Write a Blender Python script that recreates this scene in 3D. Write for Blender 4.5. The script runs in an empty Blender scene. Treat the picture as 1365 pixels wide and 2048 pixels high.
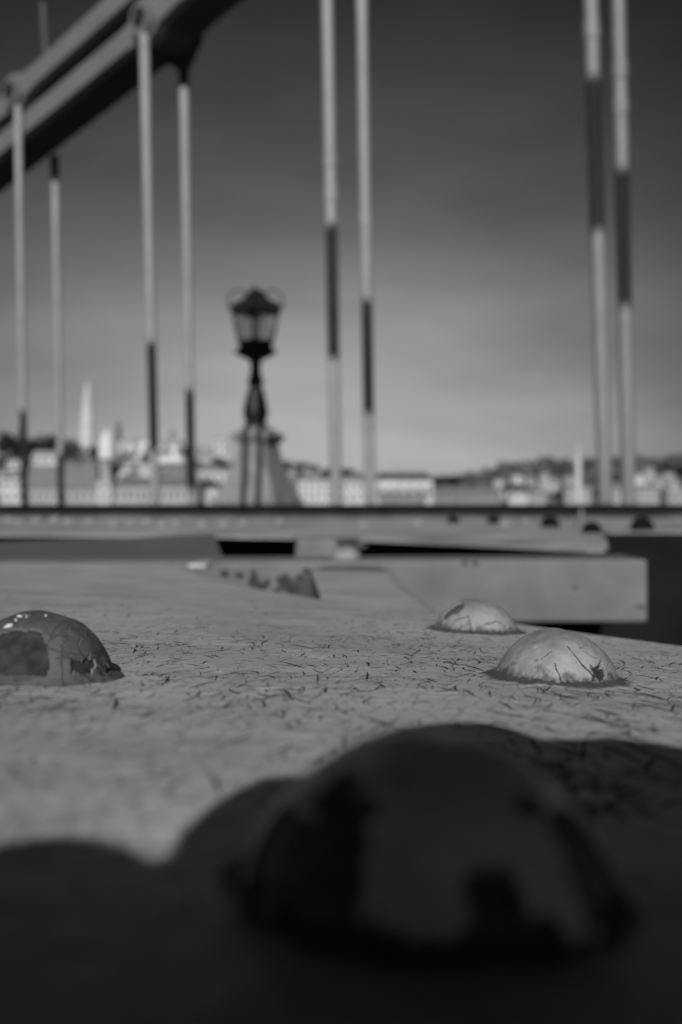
import bpy, bmesh, math, random
from mathutils import Vector, Matrix, noise as mnoise

# ------------------------------------------------------------------ camera, world, sun, exposure
sc = bpy.context.scene
COL = sc.collection
F, CX, HY = 1990.0, 682.5, 1005.0          # focal length and horizon row, in photograph pixels

cam_data = bpy.data.cameras.new('viewpoint')
cam = bpy.data.objects.new('viewpoint', cam_data)
COL.objects.link(cam)
cam.location = (0, 0, 0)
cam.rotation_euler = (math.radians(90), 0, 0)
cam_data.sensor_fit = 'VERTICAL'
cam_data.sensor_height = 36.0
cam_data.lens = F * 36.0 / 2048.0
cam_data.shift_y = -(1024 - HY) / 2048.0
cam_data.clip_start = 0.003
cam_data.clip_end = 20000
cam_data.dof.use_dof = True
cam_data.dof.focus_distance = 0.325
cam_data.dof.aperture_fstop = 10.3
sc.camera = cam

SUN = Vector((0.643, 6.13, -3.655)).normalized()     # the way the sunlight travels
SUN_EL = math.asin(-SUN.z)
SUN_AZ = math.atan2(-SUN.x, -SUN.y)

w = bpy.data.worlds.new('World')
sc.world = w
w.use_nodes = True
nt = w.node_tree
nt.nodes.clear()
def wn(t, **k):
    n = nt.nodes.new(t)
    for a, b in k.items(): setattr(n, a, b)
    return n
def wmath(op, a, b=None, clamp=False):
    n = wn('ShaderNodeMath', operation=op, use_clamp=clamp)
    for i, v in enumerate((a, b)):
        if v is None: continue
        if isinstance(v, (int, float)): n.inputs[i].default_value = v
        else: nt.links.new(v, n.inputs[i])
    return n.outputs[0]
out = wn('ShaderNodeOutputWorld'); bg = wn('ShaderNodeBackground')
sky = wn('ShaderNodeTexSky', sky_type='NISHITA')
sky.sun_disc = False
sky.sun_elevation = SUN_EL
sky.sun_rotation = SUN_AZ
sky.air_density = 1.0; sky.dust_density = 1.2; sky.ozone_density = 1.0
sep = wn('ShaderNodeSeparateColor')
nt.links.new(sky.outputs[0], sep.inputs[0])          # red-filtered black and white
tc = wn('ShaderNodeTexCoord'); sx = wn('ShaderNodeSeparateXYZ')
nt.links.new(tc.outputs['Generated'], sx.inputs[0])
ramp = wn('ShaderNodeValToRGB')                       # the deep-toned upper sky of a red filter
nt.links.new(wmath('MULTIPLY', sx.outputs[2], 2.0, True), ramp.inputs[0])
SKY_STOPS = [(0.0, 0.95), (0.10, 0.90), (0.20, 0.88), (0.30, 0.88), (0.40, 0.85), (0.58, 0.55), (0.88, 0.28), (1.0, 0.20)]
el = ramp.color_ramp.elements
el[0].position, el[0].color = SKY_STOPS[0][0], (SKY_STOPS[0][1],) * 3 + (1,)
el[1].position, el[1].color = SKY_STOPS[-1][0], (SKY_STOPS[-1][1],) * 3 + (1,)
for p_, v_ in SKY_STOPS[1:-1]:
    e_ = el.new(p_); e_.color = (v_, v_, v_, 1)
mp = wn('ShaderNodeMapping'); mp.inputs['Scale'].default_value = (2.6, 2.6, 9.0)
mp.inputs['Rotation'].default_value = (0, math.radians(17), 0)
nt.links.new(tc.outputs['Generated'], mp.inputs[0])
cn = wn('ShaderNodeTexNoise'); cn.inputs['Scale'].default_value = 1.7
cn.inputs['Detail'].default_value = 5; cn.inputs['Roughness'].default_value = 0.5
nt.links.new(mp.outputs[0], cn.inputs['Vector'])
cirrus = wmath('ADD', wmath('MULTIPLY', cn.outputs[0], 0.8), 0.61)
v = wmath('MULTIPLY', sep.outputs[0], ramp.outputs[0])
v = wmath('MULTIPLY', v, cirrus)
band = wmath('SUBTRACT', wmath('SUBTRACT', 1.0, wmath('MULTIPLY', wmath('MULTIPLY', sx.outputs[0], sx.outputs[0]), 4.0)), wmath('MULTIPLY', sx.outputs[0], 0.35))
side = wn('ShaderNodeMapRange')
for i_, q_ in enumerate((-0.3, 0.7, 0.45, 1.0)): side.inputs[i_ + 1].default_value = q_
nt.links.new(sx.outputs[1], side.inputs[0])
v = wmath('MULTIPLY', v, side.outputs[0])
v = wmath('MULTIPLY', v, wmath('MAXIMUM', band, 0.42))   # sky darkened to either side, lens vignetting put into its tone
v = wmath('MINIMUM', v, 5.4)                          # no glare round the sun behind the viewpoint
comb = wn('ShaderNodeCombineColor')
for i in range(3): nt.links.new(v, comb.inputs[i])
nt.links.new(comb.outputs[0], bg.inputs[0])
bg.inputs[1].default_value = 0.08
nt.links.new(bg.outputs[0], out.inputs[0])

sl = bpy.data.lights.new('sun', 'SUN')
sl.energy = 3.0
sl.angle = math.radians(0.53)
sl.color = (1.0, 1.0, 1.0)
so = bpy.data.objects.new('sun', sl)
so.rotation_euler = SUN.to_track_quat('-Z', 'Y').to_euler()
so.location = (-2, -20, 12)
COL.objects.link(so)

sc.view_settings.view_transform = 'Standard'
sc.view_settings.look = 'None'
sc.view_settings.exposure = 0.0
sc.view_settings.gamma = 1.0
sc.view_settings.use_curve_mapping = False
sc.render.engine = 'CYCLES'
sc.cycles.max_bounces = 6
sc.cycles.use_denoising = True

# ------------------------------------------------------------------ helpers
def P(px, py, Y):
    return Vector(((px - CX) / F * Y, Y, (HY - py) / F * Y))

MATS = {}
def mat(name, base, rough=0.6, var=0.25, scale=8.0, bump=0.0, bscale=None, spec=0.4, metal=0.0):
    if name in MATS: return MATS[name]
    m = bpy.data.materials.new(name); m.use_nodes = True
    t = m.node_tree; b = t.nodes['Principled BSDF']
    co = t.nodes.new('ShaderNodeTexCoord')
    n = t.nodes.new('ShaderNodeTexNoise'); n.inputs['Scale'].default_value = scale
    n.inputs['Detail'].default_value = 6; n.inputs['Roughness'].default_value = 0.6
    t.links.new(co.outputs['Object'], n.inputs['Vector'])
    mr = t.nodes.new('ShaderNodeMapRange')
    mr.inputs[1].default_value = 0.3; mr.inputs[2].default_value = 0.7
    mr.inputs[3].default_value = base * (1 - var); mr.inputs[4].default_value = base * (1 + var)
    t.links.new(n.outputs[0], mr.inputs[0])
    cc = t.nodes.new('ShaderNodeCombineColor')
    for i in range(3): t.links.new(mr.outputs[0], cc.inputs[i])
    t.links.new(cc.outputs[0], b.inputs['Base Color'])
    b.inputs['Roughness'].default_value = rough
    b.inputs['Metallic'].default_value = metal
    b.inputs['Specular IOR Level'].default_value = spec
    if bump:
        n2 = t.nodes.new('ShaderNodeTexNoise'); n2.inputs['Scale'].default_value = bscale or scale * 3
        n2.inputs['Detail'].default_value = 5
        t.links.new(co.outputs['Object'], n2.inputs['Vector'])
        bp = t.nodes.new('ShaderNodeBump'); bp.inputs['Strength'].default_value = bump
        bp.inputs['Distance'].default_value = 0.2 / (bscale or scale * 3)
        t.links.new(n2.outputs[0], bp.inputs['Height'])
        t.links.new(bp.outputs[0], b.inputs['Normal'])
    MATS[name] = m
    return m

def tag(o, label, cat, group=None, kind=None):
    o['label'] = label; o['category'] = cat
    if group: o['group'] = group
    if kind: o['kind'] = kind
    return o
def empty(name, loc=(0, 0, 0), rz=0.0):
    o = bpy.data.objects.new(name, None); COL.objects.link(o)
    o.location = loc; o.rotation_euler = (0, 0, rz); o.empty_display_size = 0.1
    return o
def link(name, me, parent=None, loc=None):
    o = bpy.data.objects.new(name, me); COL.objects.link(o)
    if parent is not None: o.parent = parent
    if loc is not None: o.location = loc
    return o
def obj(name, bm, mats, parent=None, loc=None, smooth=False):
    bmesh.ops.recalc_face_normals(bm, faces=bm.faces)
    me = bpy.data.meshes.new(name); bm.to_mesh(me); bm.free()
    for m in (mats if isinstance(mats, (list, tuple)) else [mats]): me.materials.append(m)
    if smooth:
        for p in me.polygons: p.use_smooth = True
    return link(name, me, parent, loc)
def setting(name, bm, m, **k):
    o = obj(name, bm, m, **k); o['kind'] = 'structure'; return o

def box(bm, lo, hi, mtx=None):
    vs = [bm.verts.new(Vector((x, y, z))) for z in (lo[2], hi[2]) for y in (lo[1], hi[1]) for x in (lo[0], hi[0])]
    for f in ((0, 1, 3, 2), (4, 6, 7, 5), (0, 4, 5, 1), (2, 3, 7, 6), (0, 2, 6, 4), (1, 5, 7, 3)):
        bm.faces.new([vs[i] for i in f])
    if mtx is not None:
        for q in vs: q.co = mtx @ q.co
    return vs
def hexa(bm, pts):                      # eight corners: bottom ring then top ring
    vs = [bm.verts.new(Vector(p)) for p in pts]
    for f in ((3, 2, 1, 0), (4, 5, 6, 7), (0, 1, 5, 4), (1, 2, 6, 5), (2, 3, 7, 6), (3, 0, 4, 7)):
        bm.faces.new([vs[i] for i in f])
    return vs
def bevel(bm, w, seg=2):
    bmesh.ops.bevel(bm, geom=list(bm.edges), offset=w, segments=seg, affect='EDGES', profile=0.5)
def prism(bm, pts, vec):                # polygon pts extruded along vec
    a = [bm.verts.new(Vector(p)) for p in pts]; b = [bm.verts.new(Vector(p) + Vector(vec)) for p in pts]
    bm.faces.new(a); bm.faces.new(list(reversed(b)))
    n = len(a)
    for i in range(n): bm.faces.new((a[i], a[(i + 1) % n], b[(i + 1) % n], b[i]))
def lathe(bm, prof, seg=24, rot=0.0, mtx=None, cap=True):
    rings = []
    for r, z in prof:
        rings.append([bm.verts.new(Vector((r * math.cos(rot + 2 * math.pi * i / seg), r * math.sin(rot + 2 * math.pi * i / seg), z))) for i in range(seg)])
    for a, b in zip(rings, rings[1:]):
        for i in range(seg): bm.faces.new((a[i], a[(i + 1) % seg], b[(i + 1) % seg], b[i]))
    if cap:
        bm.faces.new(list(reversed(rings[0]))); bm.faces.new(rings[-1])
    if mtx is not None:
        for r in rings:
            for q in r: q.co = mtx @ q.co
def tube(bm, pts, r, seg=8):
    pts = [Vector(p) for p in pts]; rings = []
    rr = r if isinstance(r, (list, tuple)) else [r] * len(pts)
    for i, p in enumerate(pts):
        d = (pts[min(i + 1, len(pts) - 1)] - pts[max(i - 1, 0)]).normalized()
        a = d.cross(Vector((0, 0, 1)) if abs(d.z) < 0.9 else Vector((1, 0, 0))).normalized(); b = d.cross(a)
        rings.append([bm.verts.new(p + rr[i] * (math.cos(t) * a + math.sin(t) * b)) for t in (2 * math.pi * k / seg for k in range(seg))])
    for a, b in zip(rings, rings[1:]):
        for i in range(seg): bm.faces.new((a[i], a[(i + 1) % seg], b[(i + 1) % seg], b[i]))
    bm.faces.new(list(reversed(rings[0]))); bm.faces.new(rings[-1])
def interp(x, tab):
    if x <= tab[0][0]: return tab[0][1]
    for (a, b), (c, d) in zip(tab, tab[1:]):
        if x <= c: return b + (d - b) * (x - a) / (c - a)
    return tab[-1][1]
def nz(x, y=0.0, z=0.0): return mnoise.noise(Vector((x, y, z)))
def lerp(a, b, t): return a + (b - a) * t

# ------------------------------------------------------------------ steel paints
def cracked_paint(name, base, dark, fine=1.0, crack=1.0, mottle=0.0, rough=0.52, spec=0.35):
    m = bpy.data.materials.new(name); m.use_nodes = True
    t = m.node_tree; b = t.nodes['Principled BSDF']
    def N(ty, **k):
        n = t.nodes.new(ty)
        for a, c in k.items(): setattr(n, a, c)
        return n
    def math_(op, a, c=None, clamp=False):
        n = N('ShaderNodeMath', operation=op, use_clamp=clamp)
        for i, v in enumerate((a, c)):
            if v is None: continue
            if isinstance(v, (int, float)): n.inputs[i].default_value = v
            else: t.links.new(v, n.inputs[i])
        return n.outputs[0]
    def noise_(scale, detail=4, rough=0.5, vec=None, off=0.0):
        n = N('ShaderNodeTexNoise'); n.inputs['Scale'].default_value = scale
        n.inputs['Detail'].default_value = detail; n.inputs['Roughness'].default_value = rough
        if off:
            va = N('ShaderNodeVectorMath', operation='ADD'); va.inputs[1].default_value = (off, off * 0.7, off * 0.3)
            t.links.new(vec or co.outputs['Object'], va.inputs[0]); t.links.new(va.outputs[0], n.inputs['Vector'])
        else:
            t.links.new(vec or co.outputs['Object'], n.inputs['Vector'])
        return n
    co = N('ShaderNodeTexCoord')
    def rng(v, a, c, d, e):
        n = N('ShaderNodeMapRange')
        for i, q in enumerate((a, c, d, e)): n.inputs[i + 1].default_value = q
        t.links.new(v, n.inputs[0]); return n.outputs[0]
    def warped(amount, scale, off):
        nn = noise_(scale, 3, 0.5, off=off)
        s = N('ShaderNodeVectorMath', operation='SUBTRACT'); s.inputs[1].default_value = (0.5, 0.5, 0.5)
        t.links.new(nn.outputs['Color'], s.inputs[0])
        k = N('ShaderNodeVectorMath', operation='SCALE'); k.inputs['Scale'].default_value = amount
        t.links.new(s.outputs[0], k.inputs[0])
        a = N('ShaderNodeVectorMath', operation='ADD')
        t.links.new(co.outputs['Object'], a.inputs[0]); t.links.new(k.outputs[0], a.inputs[1])
        return a.outputs[0]
    def cracks(cell, width, warp, thr, mscale, off, stretch=(1, 1, 1), lean=0.0):
        vec = warped(warp, 1.0 / cell * 0.8, off)
        if lean:
            ro = N('ShaderNodeMapping'); ro.inputs['Rotation'].default_value = (0, 0, lean)
            t.links.new(vec, ro.inputs[0]); vec = ro.outputs[0]
        mpn = N('ShaderNodeMapping'); mpn.inputs['Scale'].default_value = stretch
        mpn.inputs['Rotation'].default_value = (0, 0, off)
        t.links.new(vec, mpn.inputs[0])
        vo = N('ShaderNodeTexVoronoi', feature='DISTANCE_TO_EDGE'); vo.inputs['Scale'].default_value = 1.0 / cell
        t.links.new(mpn.outputs[0], vo.inputs['Vector'])
        wn_ = noise_(mscale * 0.5, 2, 0.5, off=off + 9)
        msk = noise_(mscale, 2, 0.5, off=off + 3)
        k = rng(msk.outputs[0], thr, thr + 0.05, 0, 1)
        width_v = math_('MULTIPLY', k, width / cell)
        line = math_('LESS_THAN', vo.outputs['Distance'], width_v)
        soft = math_('SUBTRACT', 1.0, math_('DIVIDE', vo.outputs['Distance'], math_('MAXIMUM', width_v, 1e-5)), True)
        return soft
    c1 = cracks(0.0056, 0.00022, 0.0028, 0.545, 190 * fine, 1.3, (1.0, 0.24, 1), 0.24)
    c2 = cracks(0.0085, 0.00026, 0.004, 0.525, 110 * fine, 5.1, (1.1, 0.22, 1), 0.18)
    c3 = cracks(0.017, 0.00034, 0.012, 0.535, 60, 11.7, (0.9, 0.7, 1), -0.5)
    cr = math_('MAXIMUM', math_('MAXIMUM', c1, c2), c3)
    if crack > 0.9:                                   # the fine connected craze between the open cracks
        c4 = cracks(0.0068, 0.00013, 0.005, 0.42, 70, 17.3, (1.1, 0.5, 1), 0.3)
        c5 = cracks(0.0045, 0.00010, 0.003, 0.50, 45, 23.9, (1.0, 0.6, 1), -0.2)
        cr = math_('MAXIMUM', math_('MULTIPLY', c1, 0.30), math_('MULTIPLY', math_('MAXIMUM', c4, c5), 0.26))
    cr = math_('MULTIPLY', math_('MULTIPLY', cr, 1.7, True), crack)
    # broad stains, fine dust, drag marks
    stain = rng(noise_(14, 5, 0.55).outputs[0], 0.3, 0.7, 0.82, 1.12)
    mp2 = N('ShaderNodeMapping'); mp2.inputs['Scale'].default_value = (18, 90, 30); mp2.inputs['Rotation'].default_value = (0, 0, 0.25)
    t.links.new(co.outputs['Object'], mp2.inputs[0])
    drag = rng(noise_(1.0, 6, 0.6, vec=mp2.outputs[0]).outputs[0], 0.35, 0.7, 0.9, 1.1)
    dust = rng(noise_(1100, 4, 0.7).outputs[0], 0.35, 0.7, 0.90, 1.08)
    spk = rng(noise_(260, 2, 0.5, off=4.4).outputs[0], 0.70, 0.74, 1.0, 0.62)
    chip = rng(noise_(420, 1, 0.5, off=7.7).outputs[0], 0.755 if crack > 0.9 else 0.80, 0.775 if crack > 0.9 else 0.82, 0.0, 1.0)
    v = math_('MULTIPLY', math_('MULTIPLY', stain, drag), math_('MULTIPLY', dust, spk))
    v = math_('MULTIPLY', v, base)
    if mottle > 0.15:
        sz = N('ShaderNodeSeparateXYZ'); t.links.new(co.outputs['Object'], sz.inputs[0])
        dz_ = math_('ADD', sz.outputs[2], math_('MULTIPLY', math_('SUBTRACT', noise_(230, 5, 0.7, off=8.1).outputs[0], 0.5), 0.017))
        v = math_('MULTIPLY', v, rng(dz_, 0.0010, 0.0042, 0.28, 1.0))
    if mottle: v = math_('MULTIPLY', v, rng(noise_(90, 4, 0.6, off=3.3).outputs[0], 0.35, 0.65, 1 - mottle, 1 + mottle))
    v = math_('ADD', math_('MULTIPLY', v, math_('SUBTRACT', 1.0, cr)), math_('MULTIPLY', cr, dark))
    v = math_('ADD', math_('MULTIPLY', v, math_('SUBTRACT', 1.0, chip)), math_('MULTIPLY', chip, min(0.75, base * 1.9)))
    cc = N('ShaderNodeCombineColor')
    for i in range(3): t.links.new(v, cc.inputs[i])
    t.links.new(cc.outputs[0], b.inputs['Base Color'])
    b.inputs['Roughness'].default_value = rough
    b.inputs['Specular IOR Level'].default_value = spec
    h = math_('SUBTRACT', math_('MULTIPLY', noise_(170, 4, 0.55, off=2.2).outputs[0], 0.0007), math_('MULTIPLY', cr, 0.0008))
    h = math_('ADD', h, math_('MULTIPLY', noise_(28, 3, 0.5, off=6.2).outputs[0], 0.003))
    h = math_('ADD', h, math_('MULTIPLY', noise_(1400, 2, 0.5, off=1.2).outputs[0], 0.00004))
    bp = N('ShaderNodeBump'); bp.inputs['Strength'].default_value = 0.8; bp.inputs['Distance'].default_value = 1.0
    t.links.new(h, bp.inputs['Height']); t.links.new(bp.outputs[0], b.inputs['Normal'])
    return m

M_PLATE = cracked_paint('cracked grey plate paint', 0.50, 0.05)
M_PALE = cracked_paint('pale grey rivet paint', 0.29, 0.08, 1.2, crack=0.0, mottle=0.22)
M_GREY = cracked_paint('mid grey rivet paint', 0.115, 0.03, 1.2, crack=0.35, mottle=0.14, rough=0.72, spec=0.22)
M_FRONT = cracked_paint('worn light grey rivet paint', 0.64, 0.03, 1.2, crack=0.2, mottle=0.14, rough=0.42, spec=0.6)
M_SCALE = mat('dark mill scale', 0.085, 0.6, 0.5, 200, 0.6, 500, 0.4)
M_RUST = mat('rusty bare steel', 0.042, 0.85, 0.55, 260, 0.8, 700, 0.2)
M_EDGE = mat('pale primer edge', 0.26, 0.7, 0.3, 500)
M_GRIME = mat('dark grime', 0.085, 0.9, 0.5, 240, 0.8, 600, 0.2)
def collar_mat():
    m = bpy.data.materials.new('grime fading into paint'); m.use_nodes = True
    t = m.node_tree; b = t.nodes['Principled BSDF']
    at = t.nodes.new('ShaderNodeAttribute'); at.attribute_name = 'fade'
    co = t.nodes.new('ShaderNodeTexCoord')
    n = t.nodes.new('ShaderNodeTexNoise'); n.inputs['Scale'].default_value = 420; n.inputs['Detail'].default_value = 6; n.inputs['Roughness'].default_value = 0.7
    t.links.new(co.outputs['Object'], n.inputs['Vector'])
    a = t.nodes.new('ShaderNodeMath'); a.operation = 'ADD'
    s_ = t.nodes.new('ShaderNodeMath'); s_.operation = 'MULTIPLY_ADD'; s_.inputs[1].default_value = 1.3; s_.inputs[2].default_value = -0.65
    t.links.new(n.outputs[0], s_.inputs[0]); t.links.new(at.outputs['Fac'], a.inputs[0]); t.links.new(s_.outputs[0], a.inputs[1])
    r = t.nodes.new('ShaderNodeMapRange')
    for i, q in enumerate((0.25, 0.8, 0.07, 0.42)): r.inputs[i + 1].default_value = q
    t.links.new(a.outputs[0], r.inputs[0])
    cc = t.nodes.new('ShaderNodeCombineColor')
    for i in range(3): t.links.new(r.outputs[0], cc.inputs[i])
    t.links.new(cc.outputs[0], b.inputs['Base Color']); b.inputs['Roughness'].default_value = 0.8
    bp = t.nodes.new('ShaderNodeBump'); bp.inputs['Strength'].default_value = 0.7; bp.inputs['Distance'].default_value = 0.0008
    t.links.new(n.outputs[0], bp.inputs['Height']); t.links.new(bp.outputs[0], b.inputs['Normal'])
    return m
M_COLLAR = collar_mat()
M_BEAM = mat('grey beam paint', 0.18, 0.55, 0.24, 12, 0.15, 60)
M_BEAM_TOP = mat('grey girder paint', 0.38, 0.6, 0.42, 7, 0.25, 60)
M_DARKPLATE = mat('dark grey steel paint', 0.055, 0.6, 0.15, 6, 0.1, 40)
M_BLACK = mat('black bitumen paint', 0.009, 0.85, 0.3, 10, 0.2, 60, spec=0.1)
M_ROD = mat('white rod paint', 0.35, 0.5, 0.12, 5, 0.05, 40)
M_ROD_VIGNETTE = mat('vignette-dimmed rod paint', 0.26, 0.5, 0.15, 5, 0.05, 40)  # right pair toned down in the paint for lens vignetting
M_CHAIN = mat('grey chain paint', 0.205, 0.5, 0.1, 3, 0.05, 30)
M_BAR_SHADE = mat('shade-dark inner bar paint', 0.07, 0.7, 0.2, 3, spec=0.2)  # shade among the inner bars, put into a darker colour
M_PIN = mat('dark pin steel', 0.03, 0.6, 0.3, 12)
M_IRON = mat('dark cast iron', 0.022, 0.55, 0.3, 9, 0.1, 40)
M_STONE = mat('pale pedestal stone', 0.26, 0.85, 0.22, 6, 0.3, 30)
M_CAMERA = mat('black camera plastic', 0.02, 0.6, 0.2, 60)

# ------------------------------------------------------------------ setting: river, far bank, hills, deck
bm = bmesh.new()
R = 9000
vs = [bm.verts.new(p) for p in ((-R, -200, -12), (R, -200, -12), (R, R, -12), (-R, R, -12))]
bm.faces.new(vs)
setting('river_water', bm, mat('river water', 0.06, 0.15, 0.3, 0.05, 0.3, 0.4, 0.5))

bm = bmesh.new()
box(bm, (-60, 1.9, -1.6), (60, 10.4, -1.1))
setting('road_deck', bm, mat('deck asphalt', 0.06, 0.9, 0.3, 3, 0.3, 60))

M_HILL = mat('hillside scrub', 0.12, 0.95, 0.5, 0.03, 0.5, 0.2)
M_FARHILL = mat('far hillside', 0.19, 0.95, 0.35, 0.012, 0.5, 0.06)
def terrain(name, px0, px1, n, rows, prof, m, rough):
    """rows: list of (Y, fraction of the ridge height); prof: ridge row in the photograph by column"""
    bm = bmesh.new(); grid = []
    Yr = rows[-1][0]
    for j, (Y, fr) in enumerate(rows):
        row = []
        for i in range(n + 1):
            px = lerp(px0, px1, i / n)
            zr = (HY - interp(px, prof)) / F * Yr
            z = lerp(-11.5, zr, fr) + rough * fr * (nz(i * 0.35, j * 0.9, 3.1) + 0.5 * nz(i * 1.1, j * 1.7, 7.1))
            row.append(bm.verts.new(((px - CX) / F * Yr * lerp(0.8, 1.0, j / (len(rows) - 1)), Y, z)))
        grid.append(row)
    back = [bm.verts.new((q.co.x, Yr + 400, -14)) for q in grid[-1]]
    grid.append(back)
    for a, b in zip(grid, grid[1:]):
        for i in range(n): bm.faces.new((a[i], a[i + 1], b[i + 1], b[i]))
    return setting(name, bm, m, smooth=True)
CASTLE = [(-400, 905), (0, 912), (120, 912), (210, 918), (300, 920), (400, 926), (470, 936), (560, 944), (640, 950), (720, 958), (800, 978), (900, 996), (1000, 1004)]
terrain('castle_hill', -400, 1000, 60, [(420, 0.12), (470, 0.2), (540, 0.34), (600, 0.52), (650, 0.76), (700, 1.0)], CASTLE, M_HILL, 1.5)
FARH = [(500, 975), (700, 970), (850, 962), (920, 957), (960, 948), (1000, 936), (1060, 927), (1120, 923), (1200, 924), (1290, 921), (1365, 915), (1700, 905)]
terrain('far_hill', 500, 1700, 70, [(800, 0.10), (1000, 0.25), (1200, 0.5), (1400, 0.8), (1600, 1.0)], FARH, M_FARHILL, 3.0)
bm = bmesh.new()
prism(bm, [(-900, 395, -12.5), (900, 395, -12.5), (900, 395, -4), (-900, 395, -4)], (0, 60, 1))
setting('embankment', bm, mat('embankment stone', 0.3, 0.9, 0.3, 0.1))

# ------------------------------------------------------------------ the foreground plate
PA, PB, PC = -0.036, -0.04, -0.048
def plate_z(x, y):
    z = PA + PB * x + PC * y
    t = max(0.0, min(1.0, (y - 0.55) / 0.75)); t = t * t * (3 - 2 * t)
    zt = -0.0767                                   # where it meets the cross beam
    return lerp(z, zt, t) if y > 0.55 else z
def on_plate(px, py):
    u, v = (px - CX) / F, (HY - py) / F
    y = PA / (v - PB * u - PC)
    return Vector((u * y, y, v * y))
EDGE = [(-1.2, 1.298), (-0.225, 1.298), (-0.1307, 1.03), (-0.0159, 0.745), (0.0593, 0.629), (0.104, 0.532), (0.1515, 0.4417), (0.30, 0.12)]
bm = bmesh.new()
xs = [-0.9 + 1.2 * i / 240 for i in range(241)]
ts = [(j / 90) ** 1.4 for j in range(91)]
Y0 = -0.22
top, bot = [], []
for x in xs:
    ye = interp(x, EDGE) + (0.003 * nz(x * 60) if x > -0.16 else 0.0)
    c, d = [], []
    for t_ in ts:
        y = lerp(Y0, ye, t_)
        z = plate_z(x, y) + 0.0007 * nz(x * 14, y * 10) 
        if t_ > 0.985: z -= 0.0012
        c.append(bm.verts.new((x, y, z))); d.append(bm.verts.new((x, y, z - 0.009)))
    top.append(c); bot.append(d)
n, k = len(xs) - 1, len(ts) - 1
for i in range(n):
    for j in range(k):
        bm.faces.new((top[i][j], top[i + 1][j], top[i + 1][j + 1], top[i][j + 1]))
        bm.faces.new((bot[i][j + 1], bot[i + 1][j + 1], bot[i + 1][j], bot[i][j]))
    bm.faces.new((top[i][k], top[i + 1][k], bot[i + 1][k], bot[i][k]))
    bm.faces.new((bot[i][0], bot[i + 1][0], top[i + 1][0], top[i][0]))
for j in range(k):
    bm.faces.new((top[0][j], top[0][j + 1], bot[0][j + 1], bot[0][j]))
    bm.faces.new((top[n][j + 1], top[n][j], bot[n][j], bot[n][j + 1]))
plate = empty('girder_plate', (0, 0.2, -0.05))
tag(plate, 'large grey steel plate with cracked paint and domed rivets filling the foreground', 'steel plate')
o = obj('sheet', bm, M_PLATE, smooth=True); o.parent = plate; o.matrix_parent_inverse = Matrix.Translation((0, -0.2, 0.05))
# open cracks in the paint: a dark slit with one lifted lip, most of them running away from the viewer
def surf_z(x, y): return plate_z(x, y) + 0.0007 * nz(x * 14, y * 10)
M_SLIT = mat('open paint crack', 0.035, 0.9, 0.3, 300, spec=0.1)
crnd = random.Random(31)
bm = bmesh.new()
def slit(x, y, ang, length, width, bend, lip=True):
    n = 7; d = ang; px_, py_ = x, y; pts = []
    kink = crnd.randint(1, n - 2) if crnd.random() < 0.22 else -1
    for i in range(n):
        pts.append((px_, py_))
        d += bend / n + crnd.gauss(0, 0.05)
        if i == kink: d += crnd.choice((-1, 1)) * crnd.uniform(0.3, 0.8)
        px_ += math.sin(d) * length / n; py_ += math.cos(d) * length / n
    L_, R_, U_ = [], [], []
    for i, (a, b) in enumerate(pts):
        p, q = pts[max(i - 1, 0)], pts[min(i + 1, n - 1)]
        tx, ty = q[0] - p[0], q[1] - p[1]; m_ = math.hypot(tx, ty) + 1e-9
        nx, ny = ty / m_, -tx / m_
        wdt = width * 0.5 * max(0.12, math.sin(math.pi * (i + 0.35) / (n - 0.3))) * crnd.uniform(0.75, 1.2)
        L_.append(bm.verts.new((a - nx * wdt, b - ny * wdt, surf_z(a, b) + 0.00006)))
        R_.append(bm.verts.new((a + nx * wdt, b + ny * wdt, surf_z(a, b) + 0.00006)))
        s2 = wdt * 1.9
        U_.append(bm.verts.new((a + nx * (wdt + s2 * 0.3), b + ny * (wdt + s2 * 0.3), surf_z(a, b) + 0.00006 + wdt * 0.22)))
    E_ = [bm.verts.new((v_.co.x + (v_.co.x - l_.co.x) * 0.9, v_.co.y + (v_.co.y - l_.co.y) * 0.9, surf_z(v_.co.x, v_.co.y) - 0.00004)) for v_, l_ in zip(U_, R_)] if lip else None
    for i in range(n - 1):
        bm.faces.new((L_[i], R_[i], R_[i + 1], L_[i + 1]))
        if lip:
            f = bm.faces.new((R_[i], U_[i], U_[i + 1], R_[i + 1]))
            f = bm.faces.new((U_[i], E_[i], E_[i + 1], U_[i + 1])); f.material_index = 1
    return pts, d
placed = 0
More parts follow.
